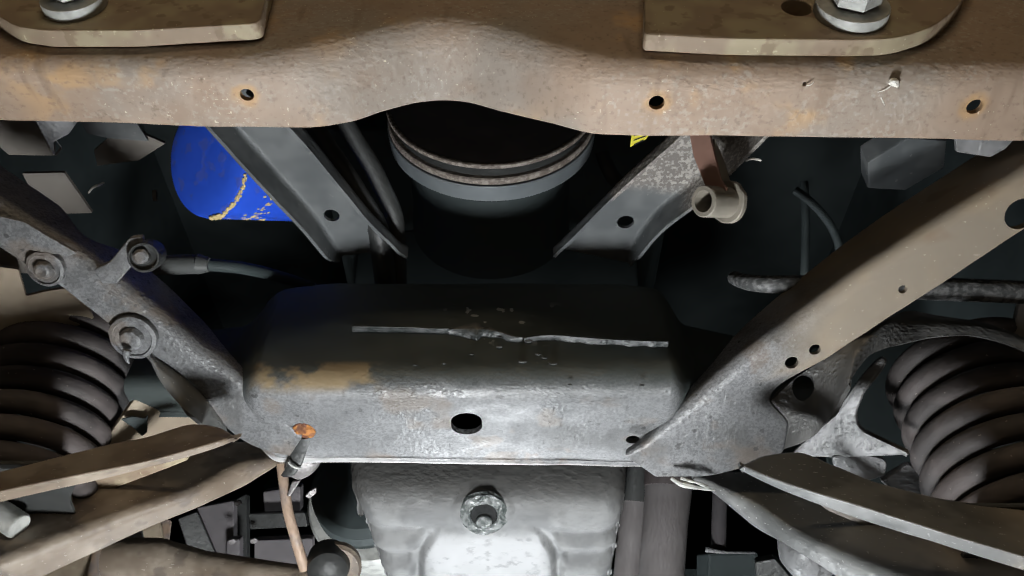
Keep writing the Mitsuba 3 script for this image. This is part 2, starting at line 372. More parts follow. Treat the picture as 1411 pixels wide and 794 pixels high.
material('concrete', lambda p, n, uv: mix((.34, .34, .34), (.44, .44, .435), N(p, 5, 4)), .8, .3)

# ------------------------------------------------------------------ setting: floor, lamps
def box(lo, hi): return trimesh.creation.box(bounds=[lo, hi])
scene['floor'] = mikit.ply(box((-4, -4, FLOOR - .1), (4, 5, FLOOR)), 'concrete'); labels['floor'] = {'kind': 'structure'}
for pos, lum, lab in ((LAMP, LAMP_L, 'small round work lamp lying face up on the floor under the lower crossmember'), (LAMP2, REAR_FILL_L, 'added round lamp on the floor further back under the engine, in place of daylight from behind')):
    t = thing('floor_light', lab, 'lamp')
    obj('body', lathe([(.040, 0), (.056, .004), (.058, .05), (.055, .0545), (.053, .0545), (.052, .050)], A(pos[0], pos[1], FLOOR + .0005), (0, 0, 1)), 'black_steel', t)
    lens = lathe([(LAMP_R, -.002), (LAMP_R, 0)], pos, (0, 0, 1), 48)
    scene[t + '__lens'] = {**mikit.ply(lens, 'plastic_white'), 'emitter': {'type': 'area', 'radiance': {'type': 'rgb', 'value': list(lum)}}}
t = thing('fill_lamp', 'added long tube lamp ahead of the car, filling the front faces', 'lamp')  # added source that brightens surfaces looking forward
obj('housing', box((-.7, TUBE_Y - .09, TUBE_Z + .02), (.7, TUBE_Y + .09, TUBE_Z + .07)), 'plastic_white', t)
scene[t + '__tube'] = {**mikit.ply(tube([A(-.62, TUBE_Y, TUBE_Z - .008), A(.62, TUBE_Y, TUBE_Z - .008)], .026, 20, 4), 'plastic_white'),
                       'emitter': {'type': 'area', 'radiance': {'type': 'rgb', 'value': list(TUBE_L)}}}

# ------------------------------------------------------------------ front crossmember (rusty, arched over the pulley)
YF, YR = .270, .315
def elev(v): return PITCH + math.atan((397 - v) / FPX)
rear = np.array([(-160, 165), (0, 167), (150, 170), (300, 176), (420, 177), (480, 170), (530, 155), (585, 142), (612, 140), (640, 142), (690, 155), (760, 172), (825, 187), (890, 188.5), (1050, 189.5), (1230, 192), (1411, 195), (1570, 197)], float)
bend = np.array([(-160, 84), (0, 86), (150, 88), (300, 88), (375, 80), (452, 63), (528, 45), (592, 33), (643, 36), (707, 51), (751, 66), (802, 80), (853, 89), (955, 94), (1411, 96), (1570, 96)], float)
R3 = np.array([ony(u, v, YR) for u, v in rear]); B3 = np.array([ony(u, v, YF) for u, v in bend])
xs = np.linspace(-.42, .42, 280)
zr = PchipInterpolator(R3[:, 0], R3[:, 2])(xs); zb = PchipInterpolator(B3[:, 0], B3[:, 2])(xs)
rows = [fillet([A(x, YF + .004, .60), A(x, YF, b), A(x, YR, r), A(x, YR + .0015, r + .012)], [.016, .0022], 10, 9) for x, r, b in zip(xs, zr, zb)]
mesh = grid_solid(np.array(rows), .004, (0, -.5, -1), .0006, 25, 1)
hl = []
for u, v, r in ((340, 131, .0040), (905, 142, .0045), (1343, 147, .0046), (1110, 118.5, .0013)):
    p = ony(u, v, .292); z = np.interp(p[0], xs, (zr + zb) / 2); p = onz(u, v, z); hl.append((p, A(0, .12, 1), r, .03))
cm = thing('front_crossmember', 'broad rusty tan crossmember arched over the pulley at the top of the photo', 'crossmember')
obj('channel', drill(mesh, hl), 'frame_rust', cm)
# cobweb tuft under it
tt = thing('cobweb_tuft', 'small white cobweb tuft stuck under the rusty crossmember near its right end', 'cobweb')
c = onz(1232, 113, np.interp(.27, xs, zb) - .002)
m = trimesh.creation.icosphere(3, .0024); m.vertices = m.vertices * A(1.1, .9, .7) + c; rough(m, .0013, 500, 3)
m2 = trimesh.creation.icosphere(2, .0013); m2.vertices += c + A(.0025, .002, 0); rough(m2, .0006, 700, 5)
obj('fluff', join(m, m2), 'plastic_white', tt)
for a, b in (((1229, 117), (1209, 127)), ((1213, 133), (1220, 147)), ((1111, 118), (1121, 113))):
    pa, pb = onz(*a, c[2] + .0012), onz(*b, c[2] + .0012); obj('strand', tube([pa, (pa + pb) / 2 + A(0, 0, -.0012), pb], [.00035, .00022], 6, 10), 'plastic_white', tt)

# ------------------------------------------------------------------ bumper bracket plates and their bolts, on the front face
YP = .258
pl = [(-140, -90), (-140, -20), (-20, 12), (20, 36), (60, 42), (180, 42), (345, 33), (358, 30), (372, -25), (380, -90)]
pl3 = [ony(u, v, YP) for u, v in fil2(pl, 10)]
one('bumper_bracket_plate', plate(pl3, (0, -1, 0), YF - YP - .0005, .0016), 'plate_rust', 'brown steel bracket plate with a yellowish lower edge at the top left corner', 'bracket plate')
pr = [(889, -90), (888, 47), (1000, 53), (1180, 55), (1238, 53), (1290, 36), (1322, 8), (1340, -25), (1352, -90)]
pr3 = [ony(u, v, YP) for u, v in fil2(pr, [4, 5, 30, 30, 40, 40, 30, 20, 5])]
hole_c = ony(1098, 10, YP)
one('bumper_bracket_plate', plate(pr3, (0, -1, 0), YF - YP - .0005, .0016, holes=[(hole_c, .0085)]), 'plate_rust', 'brown steel bracket plate with a big rounded right corner at the top right', 'bracket plate')
def flange_bolt(u, v, r, label, rot):
    t = thing('flange_bolt', label, 'bolt')
    o = ony(u, v, YP) ; ax = A(0, -1, 0)
    obj('flange', lathe([(r * .98, 0), (r, .0006), (r, .0062), (r * .985, .0068), (r * .80, .0072), (r * .3, .0076)], o, ax), 'zinc', t)
    obj('head', hexprism(o + ax * .0086, ax, r * .70, .013, rot, .0012), 'zinc', t)
flange_bolt(105, 9, .0178, 'light grey flanged hex bolt on the top left bracket plate', math.pi / 2)
flange_bolt(1171, 20, .0208, 'light grey flanged hex bolt on the top right bracket plate', math.pi / 2 + .08)
t = thing('flange_bolt', 'bolt above the top right bracket plate, only its round lower edge in frame', 'bolt')
obj('flange', lathe([(.014, 0), (.0145, .001), (.0145, .005), (.012, .007)], ony(1010, -24, YP), A(0, -1, 0)), 'sleeve_steel', t)

# ------------------------------------------------------------------ lower (black, oily) crossmember
x = np.linspace(-.27, .215, 330)
def sst(a, b, t): t = np.clip((t - a) / (b - a), 0, 1); return t * t * (3 - 2 * t)
sl = sst(-.165, -.205, x); sr = sst(.104, .132, x); s = np.maximum(sl, sr)
yf = .449 + .034 * s; zbm = .3165 + .026 * s + .002 * sst(-.1, .1, x)
ztop = .4276 - .026 * sst(.07, .20, x) - .016 * sst(-.12, -.24, x)
yr = .5345 + .010 * sst(-.13, .12, x) - .018 * s
rows = [fillet([A(a, y0 + .075, zt + .012), A(a, y0 + .012, zt), A(a, y0 + .003, zt - .045), A(a, y0, z0), A(a, y1 - .003, z0 + .0005), A(a, y1, z0 - .0035), A(a, y1 + .003, z0 + .012)],
               [.034, .012, .021, .003, .0025], 10, 10) for a, y0, z0, y1, zt in zip(x, yf, zbm, yr, ztop)]
mesh = grid_solid(np.array(rows), .004, (0, -.6, -.8), .0009, 22, 4)
hz = .3185
hl = [(onz(643, 582, hz) + A(0, dy, 0), A(0, 0, 1), .0104, .03) for dy in (-.0030, -.0015, 0, .0015, .0030)] + [ (onz(872, 607, hz), A(0, 0, 1), .0048, .04), (onz(420, 588, hz), A(0, 0, 1), .006, .04)]
lc = thing('lower_crossmember', 'oily black lower crossmember with one round hole in its gritty grey underside', 'crossmember')
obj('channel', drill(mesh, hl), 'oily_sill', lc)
obj('inner_plate', plate([A(a, .543, b) for a, b in ((-.15, .328), (.095, .328), (.095, .415), (-.15, .415))], (0, -1, 0), .003), 'bay_black', lc)  # added black plate inside, so the hole reads dark
# lap seam along the front face, its flaked lower edge catching the light
def seam(px, wid, y):
    top, bot = [], []
    P = spl(px, 160)
    for k, (u, v) in enumerate(P):
        w = np.interp(k / 159, np.linspace(0, 1, len(wid)), wid) * (.55 + .9 * meshkit.noise(A(u * .09, 0, 0), 3))
        top.append(ony(u, v - w / 2, y)); bot.append(ony(u, v + w / 2, y))
    top, bot = np.array(top), np.array(bot); d = A(0, .004, 0)
    rows = [np.array([a + d, a, a * .5 + b * .5 + A(0, -.0009, -.0002), b + A(0, .0022, -.0002), b + d + A(0, .001, 0)]) for a, b in zip(top, bot)]
    return grid_solid(np.array(rows), .0012, (0, -1, -.3))
obj('lap_seam', seam([(485, 451), (560, 452), (610, 454), (625, 453)], [.3, 1.4, 2.4, 3], .4478), 'seam_grey', lc)
obj('lap_seam', seam([(618, 455), (640, 454), (670, 455), (690, 459), (705, 464), (720, 466)], [4, 13, 15, 8, 5, 2], .4476), 'seam_grey', lc, label='flaked wide patch of the seam')
obj('lap_seam', seam([(722, 467), (760, 463), (800, 466), (860, 470), (921, 472)], [2, 4, 6, 6, 5], .4476), 'seam_grey', lc)
for k, (u, v, r) in enumerate(((688, 478, 1.6), (650, 488, 1.2), (728, 470, 2.0), (742, 488, 1.6), (750, 493, 1.5), (720, 498, 2.1), (762, 501, 1.9), (834, 472, 1.4), (875, 508, .9), (572, 503, 1.1), (785, 530, 1.1), (884, 531, 1.2), (612, 501, 1.0))):
    b = trimesh.creation.icosphere(2, r * .0009); b.vertices = b.vertices * A(1.6, .5, .8) + ony(u, v, .4492 + .0006 * (v > 505) * (v - 505) / 10)
    obj('paint_flake', rough(b, .0004, 500, k), 'seam_grey', lc)

# ------------------------------------------------------------------ frame rails
RP, RN = A(0, .497, .313), unit(A(0, -.425, -1))
def rail(st, hs, side, wall_dir, lipz=.006):
    st = np.array(st, float)
    bb = np.array([onp(a, b, RP, RN) for a, b, _, _ in st]); oo = np.array([onp(c, d, RP, RN) for _, _, c, d in st])
    C = spl(np.concatenate([bb, oo, np.array(hs)[:, None]], axis=1), 150)
    rows = []
    for c in C:
        b, o, h = c[:3], c[3:6], c[6]
        up = A(wall_dir * .35 * h, .30 * h, h * 1.12)
        w = unit(o - b)
        rows.append(fillet([b + up, b, o, o + w * .0012 + A(0, 0, lipz)], [.012, .0025], 9, 9))
    return np.array(rows)
RR = [(1490, 184, 1490, 266), (1411, 235, 1411, 318), (1300, 303, 1300, 391), (1200, 366, 1220, 443), (1100, 438, 1145, 492), (1010, 503, 1062, 551), (978, 531, 1086, 588), (946, 559, 1080, 622), (914, 588, 1018, 648), (886, 612, 962, 658), (861, 627, 905, 658)]
mesh = grid_solid(rail(RR, [.05, .046, .044, .042, .040, .030, .022, .016, .011, .008, .005], 1, 1), .0035, (-.3, -.3, -1), .0006, 30, 7)
hl = [(onp(u, v, RP, RN), RN, r, .02) for u, v, r in ((1407, 295, .0098), (1091, 500, .0044), (1123, 482, .0038), (1244, 399, .0028))]
rr = thing('frame_rail', 'tan frame rail with round holes slanting across the right side', 'frame rail')
obj('channel', drill(mesh, hl), 'rail_steel', rr)
RL = [(-95, 222, -115, 272), (0, 285, -12, 335), (65, 325, 50, 375), (112, 354, 86, 398), (161, 388, 111, 418), (191, 410, 151, 449), (222, 435, 185, 475), (277, 482, 235, 507), (319, 512, 273, 540), (360, 550, 308, 588), (395, 580, 350, 617), (417, 602, 398, 630)]
mesh = grid_solid(rail(RL, [.042, .038, .036, .022, .032, .034, .034, .030, .016, .010, .008, .005], -1, -1), .0035, (.3, -.3, -1), .0006, 26, 9)
lr = thing('frame_rail', 'dark oily frame rail with two round bolts slanting across the left side', 'frame rail')
obj('channel', mesh, 'oily_grit', lr)
# upper lap piece over the left rail (its torn edge shows as a dark crack)
lap = [(-110, 262), (-10, 296), (33, 306), (66, 326), (106, 349), (96, 352), (66, 350), (33, 343), (8, 340), (-20, 330), (-110, 280)]
obj('lap_plate', pplate(lap, RP + RN * .0035, RN, .003, 3), 'oily_grit', lr)

def hang(px, t, side, amp=.0005):
    """sheet hanging from the rail: (top u, v, bottom u, v, y step, or None: bottom lies in the rail's plane)"""
    T, B = [], []
    for a, b, c, d, q in px:
        p = onp(a, b, RP, RN) if not isinstance(q, tuple) else ony(a, b, q[0])
        yy = q[1] if isinstance(q, tuple) else p[1] + (q or 0)
        T.append(p - RN * .002 if not isinstance(q, tuple) else p); B.append(onp(c, d, RP - RN * .004, RN) if q is None else ony(c, d, yy))
    C = spl(np.c_[np.array(T), np.array(B)], 110)
    return grid_solid(np.array([[c[:3] + (c[3:] - c[:3]) * s + A(0, -.004 * math.sin(math.pi * s), 0) for s in np.linspace(0, 1, 16)] for c in C]), t, side, amp, 40, 11)
HR = [(1500, 512, 1500, 540, (.44, .44)), (1411, 466, 1411, 484, (.438, .436)), (1370, 449, 1370, 469, (.437, .434)), (1330, 440, 1330, 462, (.436, .433)), (1290, 434, 1292, 464, (.436, .433)), (1256, 428, 1250, 472, (.436, .434)),
      (1222, 441, 1203, 487, (.426, .436)), (1180, 468, 1170, 528, .006), (1145, 492, 1150, 566, .016), (1100, 522, 1130, 592, .032), (1066, 553, 1096, 614, None), (1050, 575, 1070, 622, None), (1040, 600, 1050, 628, None)]
mesh = hang(HR, .003, (-.3, -1, -.4))
obj('spring_bucket', drill(mesh, [(ony(1110, 518, .445), A(.2, 1, .2), .0068, .06)]), 'bucket_steel', rr, label='dark speckled skirt curving over the coil spring')
HL = [(200, 484, 203, 487, .003), (222, 500, 230, 538, .004), (250, 520, 262, 570, .005), (280, 548, 285, 589, .008), (310, 588, 318, 607, .01)]
obj('spring_bucket', hang(HL, .003, (.3, -1, -.4)), 'arm_dark_steel', lr)

# rail bolts
def rail_bolt(u, v, r, label, seed):
    t = thing('rail_bolt', label, 'bolt'); o = onp(u, v, RP, RN)
    obj('washer', lathe([(r, -.002), (r * 1.03, .002), (r, .004), (r * .84, .0048), (r * .80, .0036), (r * .62, .0036), (r * .3, .004)], o, RN, 56, jag=.10, seed=seed), 'oily_grit', t)
    obj('head', lathe([(r * .52, .003), (r * .50, .0055), (r * .42, .0078), (r * .28, .0085), (r * .1, .0078)], o, RN, 40, jag=.18, seed=seed + 1), 'oily_grit', t)
rail_bolt(66, 368, .0115, 'oily round bolt on the left rail, the upper one by the torn edge', 3)
rail_bolt(186, 462, .0150, 'larger wet bolt and washer on the left rail, just above the coil spring', 5)
tt = thing('dried_drip', 'hardened drip hanging under the larger bolt on the left rail', 'drip')
o = onp(186, 470, RP, RN) + RN * .012
obj('drop', tube([o, o + A(-.001, .004, -.003), o + A(0, .008, -.0045)], [.003, .0018, .0006], 10, 16), 'oily_grit', tt)
# tab with bush
tb = thing('bush_bracket', 'angled tab with a round bush standing up from the left rail', 'bracket')
tab = [(128, 372), (150, 362), (178, 328), (196, 326), (198, 350), (186, 362), (160, 392), (140, 392)]
p0 = onp(150, 375, RP, RN) + RN * .004
obj('tab', pplate(tab, p0, unit(A(.1, -.45, -.9)), .006, 5, .0012), 'oily_grit', tb)
o = onp(200, 354, p0, unit(A(.1, -.45, -.9)))
ax = unit(A(.25, -.62, -.72))
obj('bush', lathe([(.0095, -.022), (.0095, .004), (.0088, .006), (.0078, .006), (.0072, .0035), (.004, .003), (.002, .0055)], o, ax, 40), 'rubber', tb)
obj('bolt_end', lathe([(.0045, .003), (.0045, .007), (.003, .0085)], o + A(-.002, 0, .001), ax, 24, jag=.2), 'oily_grit', tb)

# ------------------------------------------------------------------ rust hole and strap at the left junction
t = thing('rusted_strap', 'dark strap with a bright orange rusted top at the left end of the lower crossmember', 'strap')
o = onz(419, 593, .3168)
m = trimesh.creation.icosphere(4, .0072); m.vertices = m.vertices * A(.95, 1.35, .32) + o; rough(m, .0030, 210, 4)
obj('rust_lump', m, 'orange_rust', t)
sp = [onz(416, 603, .3160), onz(412, 620, .3150), onz(406, 640, .309), onz(396, 655, .304)]
rows = [[p + A(-w, 0, 0), p + A(-w * .5, 0, -.0015), p + A(w * .5, 0, -.0015), p + A(w, 0, 0)] for p, w in zip(spl(sp, 30), np.linspace(.0062, .0048, 30))]
obj('band', grid_solid(np.array(rows), .002, (0, -.3, -1), .0004, 90), 'rubber', t)
a, b = onz(398, 637, .3075), onz(414, 645, .3065)
obj('clamp_wire', tube([a, (a + b) / 2 + A(0, -.001, -.002), b], .0009, 8, 14), 'zinc', t)
t = thing('cast_lug', 'smooth grey rounded lug below the rusted strap', 'lug')
lug = [(395, 632), (446, 628), (440, 645), (428, 660), (412, 667), (398, 662), (388, 650)]
obj('body', pplate(lug, A(0, .56, .326), unit(A(.1, -.55, -.8)), .018, 9, .006), 'exhaust_steel', t)
obj('tail', pplate([(402, 664), (414, 662), (408, 672), (399, 685), (395, 684)], A(0, .575, .327), unit(A(0, -.7, -.7)), .004, 2, .0008), 'exhaust_steel', t)

# ------------------------------------------------------------------ engine: pulley, oil pan, oil filter
PY, PZ, PX, PR = .40, .5632, -.0165, .0832
t = thing('crank_pulley', 'dark engine pulley with rusty rims and a grey steel band, under the arched crossmember', 'pulley')
PC = A(PX, PY, PZ); ax = A(0, 1, 0)
obj('front_rim', lathe([(PR - .0045, .0030), (PR - .0030, .0002), (PR - .0012, 0), (PR, .0006), (PR, .0034), (PR - .002, .004), (.06, .006)], PC, ax, 120), 'rim_rust', t)
obj('front_plate', lathe([(.02, .0004), (.04, .0004), (PR - .006, .0002), (PR - .0035, .0002), (PR - .0035, .003)], PC, ax, 120), 'dim_panel', t)
obj('belt_groove', lathe([(.05, .0035), (PR - .004, .0038), (PR - .010, .0085), (PR - .004, .0135), (.05, .014)], PC, ax, 120), 'black_steel', t)
obj('rear_rim', lathe([(.05, .0132), (PR - .001, .0134), (PR, .0142), (PR, .0186), (PR - .001, .0192), (.05, .0192)], PC, ax, 120), 'rim_rust', t)
obj('damper_ring', lathe([(.05, .0198), (PR + .0004, .0202), (PR + .0010, .0210), (PR + .0006, .0345), (PR - .002, .036), (.05, .036)], PC, ax, 120), 'damper_steel', t)
t = thing('timing_cover', 'very dark round engine cover behind the pulley', 'engine cover')
obj('cover', lathe([(.03, 0), (.058, .001), (.066, .006), (.068, .06), (.07, .09)], A(PX - .002, PY + .040, PZ - .006), ax, 80), 'bay_black', t)

# oil pan
t = thing('oil_pan', 'pale cast oil pan with a ribbed bright underside at the bottom centre', 'oil pan')
prof = fillet([A(0, .606, .43), A(0, .603, .315), A(0, .80, .296)], [.030], 70, 60)
prof = prof[np.r_[True, np.linalg.norm(np.diff(prof, axis=0), axis=1) > 1e-7]]
dd = np.r_[0, np.cumsum(np.linalg.norm(np.diff(prof, axis=0), axis=1))]
prof = np.array([[0, np.interp(q, dd, prof[:, 1]), np.interp(q, dd, prof[:, 2])] for q in np.linspace(0, dd[-1], 210)])
tg = np.gradient(prof, axis=0); nn = np.c_[np.zeros(210), -tg[:, 2], tg[:, 1]]; nn /= np.linalg.norm(nn, axis=1, keepdims=True)
nn = np.where((nn @ A(0, -.5, -1))[:, None] < 0, -nn, nn)
def pix(P):
    d = P @ FWD; return 705.5 + FPX * (P @ RT) / d, 397 - FPX * (P @ UP) / d
rv = np.array([pix(p)[1] for p in prof])
edgeL = lambda v: np.interp(v, [600, 660, 700, 745, 794, 850], [479, 481, 490, 505, 524, 545])
edgeR = lambda v: np.interp(v, [600, 660, 700, 740, 794, 850], [866, 864, 862, 856, 846, 836])
P = []
def gauss(d, w): return np.exp(-(d / w)**2)
ss = np.linspace(-1.22, 1.22, 260)
for k in range(210):
    d = prof[k] @ FWD; v = rv[k]
    xl, xr = (edgeL(v) - 705.5) / FPX * d, (edgeR(v) - 705.5) / FPX * d
    c, w = (xl + xr) / 2, (xr - xl) / 2
    row = []
    for s_ in ss:
        a = abs(s_); rc = .016 / w
        if a <= 1 - rc: off, xx = 0, a
        elif a <= 1: q = (a - 1 + rc) / rc; off, xx = .016 * (1 - math.sqrt(max(0, 1 - q * q))), a
        else: off, xx = .016 + (a - 1) * .25, 1
        xx = c + math.copysign(xx, s_) * w
        u_ = 705.5 + xx / d * FPX
        # relief (pan's own x in metres, profile place v): sump plateau, ribs, boss
        h = 0.0
        px, py = (u_ - 672), (v - 755)
        side = -1 if px < 0 else 1
        halfw = 62 + 26 * sst(715, 770, v)
        if v < 745: plat = sst(58 + 0, 44, abs(px) + max(0, 728 - v) * 1.2)
        else: plat = sst(halfw + 8, halfw, abs(px))
        plat_v = sst(722, 745, v)
        plate_in = sst(halfw + 7, halfw - 3, abs(px)) * plat_v
        h += .0045 * plate_in
        h -= .0030 * gauss(abs(px) - halfw - 9, 6) * plat_v
        out = sst(halfw + 8, halfw + 24, abs(px))
        h -= .0060 * out * (gauss(v - 737 - (5 if side > 0 else 0), 8) + gauss(v - 770, 8) + gauss(v - 806, 9))
        h += .002 * out * (gauss(v - 752, 8) + gauss(v - 787, 8))
        # drain boss: pad around the plug, hollow under it
        r_ = math.hypot(px + 6, (v - 706) * 1.2)
        h += .0012 * sst(46, 34, r_)
        h -= .0085 * sst(23, 19, math.hypot(px + 6, (v - 703) * 1.1))
        row.append(prof[k] + A(xx, 0, 0) + nn[k] * (h * (1 if a < .98 else 0) - off))
    P.append(row)
mesh = grid_solid(np.array(P), .003, (0, -.5, -1), .0007, 40, 12)
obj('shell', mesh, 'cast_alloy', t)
vi = int(np.argmin(abs(rv - 708))); o = prof[vi] + A((667 - 705.5) / FPX * (prof[vi] @ FWD), 0, 0)
nb = nn[vi]
obj('boss_ring', lathe([(.0098, -.008), (.0106, -.0012), (.0118, -.0004), (.0150, -.0008), (.0185, -.0022), (.020, -.005)], o + nb * .0032, nb, 60, jag=.10), 'wet_black', t, label='dark oily boss ring round the drain plug')
obj('hollow_shade', lathe([(.0104, -.003), (.0104, -.0022), (.004, -.0022)], o + nb * .0032, nb, 36), 'void_black', t)  # black disc standing in for the shade inside the hollow
obj('drain_plug', lathe([(.0064, -.008), (.0064, .0008), (.0056, .0018), (.003, .0020)], o + nb * .0012 + A(0, .0040, -.0038), nb, 36, jag=.06), 'wet_black', t)

# oil filter: lies along the car's width, its cap facing left and down
t = thing('oil_filter', 'bright blue oil filter with chipped paint behind the left brace', 'oil filter')
CAP = atd(286, 222, .600); DV = unit(ray(286, 222)); fa = unit(-.62 * DV - .78 * unit(RT - DV * DV[0] - .10 * UP)); FR = .0405
obj('can', lathe([(FR, -.078), (FR, -.002), (FR - .0008, .0010), (FR - .003, .0024), (FR * .7, .004), (FR * .3, .0046)], CAP, fa, 100), 'blue_paint', t)
fx, fy, fz = frame(fa)
def on_rim(th, h, r=FR): return CAP + (math.cos(th) * fx + math.sin(th) * fy) * r + fz * h
angs = np.linspace(0, 2 * math.pi, 400)
cand = [(np.array(pix(on_rim(a_, 0))), a_) for a_ in angs]
a0 = min(cand, key=lambda q: np.hypot(*(q[0] - A(333, 238))))[1]; a1 = min(cand, key=lambda q: np.hypot(*(q[0] - A(293, 302))))[1]
if a1 - a0 > math.pi: a1 -= 2 * math.pi
if a0 - a1 > math.pi: a1 += 2 * math.pi
rng = random.Random(8); bl = []
for k in range(90):
    s_ = rng.random(); a_ = a0 + (a1 - a0) * s_
    b = trimesh.creation.icosphere(1, 1.0); q = (.0008 + .0013 * max(0, s_ - .45)) * (.7 + .7 * rng.random())
    b.vertices = b.vertices * q * A(1, 1, .8) + on_rim(a_, -.0005 + (rng.random() - .5) * (.003 + .005 * max(0, s_ - .5)), FR - .0002)
    bl.append(rough(b, q * .4, 900, k))
scene[t + '__rim_chips'] = mikit.ply(join(*bl), 'paint_chip', smooth=50); labels[t + '__rim_chips'] = {'kind': 'stuff', 'label': 'yellowish line of chipped paint along the rim'}
bl = []
for k in range(46):
    a_ = a0 + (a1 - a0) * (.15 + .9 * rng.random()); hh = -.012 - .034 * rng.random()
    if rng.random() < .35: hh = -.028 - .004 * rng.random()
    b = trimesh.creation.icosphere(1, 1.0); q = .0006 + .0010 * rng.random()**2
    b.vertices = b.vertices * q * A(1.5, .8, .8) + on_rim(a_, hh, FR - .0002); bl.append(rough(b, q * .4, 900, k + 200))
scene[t + '__wall_chips'] = mikit.ply(join(*bl), 'paint_chip', smooth=50); labels[t + '__wall_chips'] = {'kind': 'stuff'}

# ------------------------------------------------------------------ braces between the two crossmembers
def brace(st, zp, hgt):
    st = np.array(st, float)
    aa = np.array([onz(a, b, zp) for a, b, _, _ in st]); bb = np.array([onz(c, d, zp) for _, _, c, d in st])
    C = spl(np.c_[aa, bb, np.array(hgt)], 70); rows = []
    for c in C:
        a, b = c[:3], c[3:6]
        rows.append(fillet([a + A(0, 0, -c[6]), a, b, b + A(0, 0, -c[7])], .004, 6, 5))
    return grid_solid(np.array(rows), .0025, (0, 0, -1), .0003, 50, 3)
t = thing('cross_brace', 'plain grey channel brace in front of the blue filter', 'brace')
BL = [(270, 110, 345, 110), (325, 175, 412, 172), (383, 240, 465, 238), (432, 296, 512, 297), (455, 330, 540, 325), (463, 344, 552, 337), (470, 353, 562, 341)]
obj('channel', drill(brace(BL, .452, [(.022, .014), (.022, .014), (.022, .013), (.021, .012), (.018, .011), (.012, .011), (.006, .012)]), [(onz(457, 297, .452), A(0, 0, 1), .0057, .03)]), 'brace_grey', t)
t = thing('cross_brace', 'dusty speckled channel brace behind the hanging link', 'brace')
BR = [(1000, 110, 1090, 110), (930, 182, 1022, 182), (865, 242, 965, 240), (810, 298, 900, 297), (785, 323, 877, 330), (772, 335, 868, 348), (765, 341, 866, 362)]
obj('channel', drill(brace(BR, .452, [(.012, .022), (.012, .022), (.011, .022), (.010, .020), (.010, .017), (.010, .010), (.011, .004)]), [(onz(862, 306, .452), A(0, 0, 1), .0062, .03)]), 'brace_dusty', t)
# hoses behind the left brace
def hose(px, deps, r, label, mat='rubber', name='hose', cat='hose', group=None):
    return one(name, tube([atd(u, v, d) for (u, v), d in zip(px, deps)], r, 18, 60), mat, label, cat, group)
hose([(400, 120), (440, 190), (490, 265), (524, 330), (535, 430)], [.60, .61, .62, .64, .67], .0085, 'thick black hose nearest the grey brace')
hose([(440, 110), (482, 180), (520, 245), (545, 310), (548, 430)], [.62, .63, .64, .65, .68], .0070, 'brownish black hose beside the pulley', 'black_steel')
hose([(395, 150), (425, 195), (470, 262), (500, 312)], [.70, .71, .70, .68], .0045, 'thin dark line between the grey brace and the black hoses', 'brace_grey', 'pipe', 'pipe')
# warning label on the shroud
t = thing('warning_label', 'small yellow and black warning label hanging under the rusty crossmember', 'label')
LP = atd(882, 190, .56); LN = unit(A(-.1, -.6, -.75))
obj('sticker', pplate([(872, 172), (905, 172), (890, 192), (868, 203)], LP, LN, .0006, 0, .0001), 'label_yellow', t)
for k in range(4):
    v0 = 176 + k * 6.2
    obj('print_line', pplate([(874, v0 + 4), (899 - k * 4, v0 - 2), (898 - k * 4, v0 - .2), (873, v0 + 6)], LP + LN * .0004, LN, .0003, 0, .00005), 'label_black', t)
# hanging link with sleeve
t = thing('hanging_link', 'rusty flat link with a short tan steel sleeve at its lower end', 'link')
LN2 = unit(A(.45, -.6, -.55)); LO = atd(984, 270, .53)
obj('arm', pplate([(938, 120), (962, 120), (985, 215), (992, 245), (1003, 262), (985, 272), (975, 265), (955, 215)], atd(970, 230, .532), unit(A(-.55, -.70, -.45)), .004, 5, .0008), 'link_rust', t)
sa = unit(A(-.80, -.42, -.42)); so = atd(1003, 279, .535)
obj('end_plate', lathe([(.0128, -.003), (.0134, -.002), (.0134, .0006), (.0128, .0012), (.004, .0012)], so, sa, 48, jag=.08), 'sleeve_steel', t)
slv = to_man(lathe([(.0092, 0), (.0098, .001), (.0098, .0225), (.0093, .0232), (.004, .0232)], so, sa, 48))
fx2, fy2, fz2 = frame(sa)
slv = slv - m3.Manifold.cylinder(.04, .0068, .0068, 40).transform(np.c_[fx2, fy2, fz2, so + sa * .004])
obj('sleeve', from_man(slv), 'sleeve_steel', t)
obj('web', pplate([(985, 190), (1000, 225), (1008, 255), (1000, 262), (985, 230)], atd(990, 230, .536), unit(A(.6, -.6, -.5)), .003, 3, .0006), 'sleeve_steel', t)
one('cable_tie', tube([atd(1028, 221, .56), atd(1036, 219, .556), atd(1048, 221, .56)], .0008, 8, 12), 'plastic_white', 'tiny white cable tie tail on the dusty brace', 'cable tie')

# ------------------------------------------------------------------ things in the dark on the right
t = thing('mount_nut', 'big grey hex nut on a stud below the rusty crossmember at right', 'nut')
no = atd(1240, 208, .60); na = unit(A(.08, .15, -1))
obj('nut', hexprism(no + na * -.004, na, .030, .018, .35, .002), 'brace_grey', t)
obj('collar', lathe([(.016, -.03), (.0165, -.005), (.0150, 0)], no + A(0, -.012, .012), na, 40), 'damper_steel', t)
t = thing('body_mount_bracket', 'small pale grey sheet bracket at the outer top of the tan rail', 'bracket')
obj('plate', pplate([(1315, 170), (1420, 170), (1385, 206), (1365, 217), (1318, 210)], atd(1360, 200, .52), unit(A(-.1, -.3, -.9)), .004, 2), 'grey_panel', t)
hose([(1095, 262), (1140, 304), (1156, 340), (1157, 420)], [.90, .90, .91, .94], .0045, 'curved dark vent hose in the black bay at right', 'bay_black')
hose([(1108, 250), (1110, 330), (1105, 430)], [.93, .93, .94], .0045, 'straight dark hose left of the curved vent hose', 'bay_black')
hose([(830, 210), (838, 232), (850, 250), (880, 262)], [.70, .70, .70, .69], .006, 'dim curved hose between the pulley and the dusty brace')
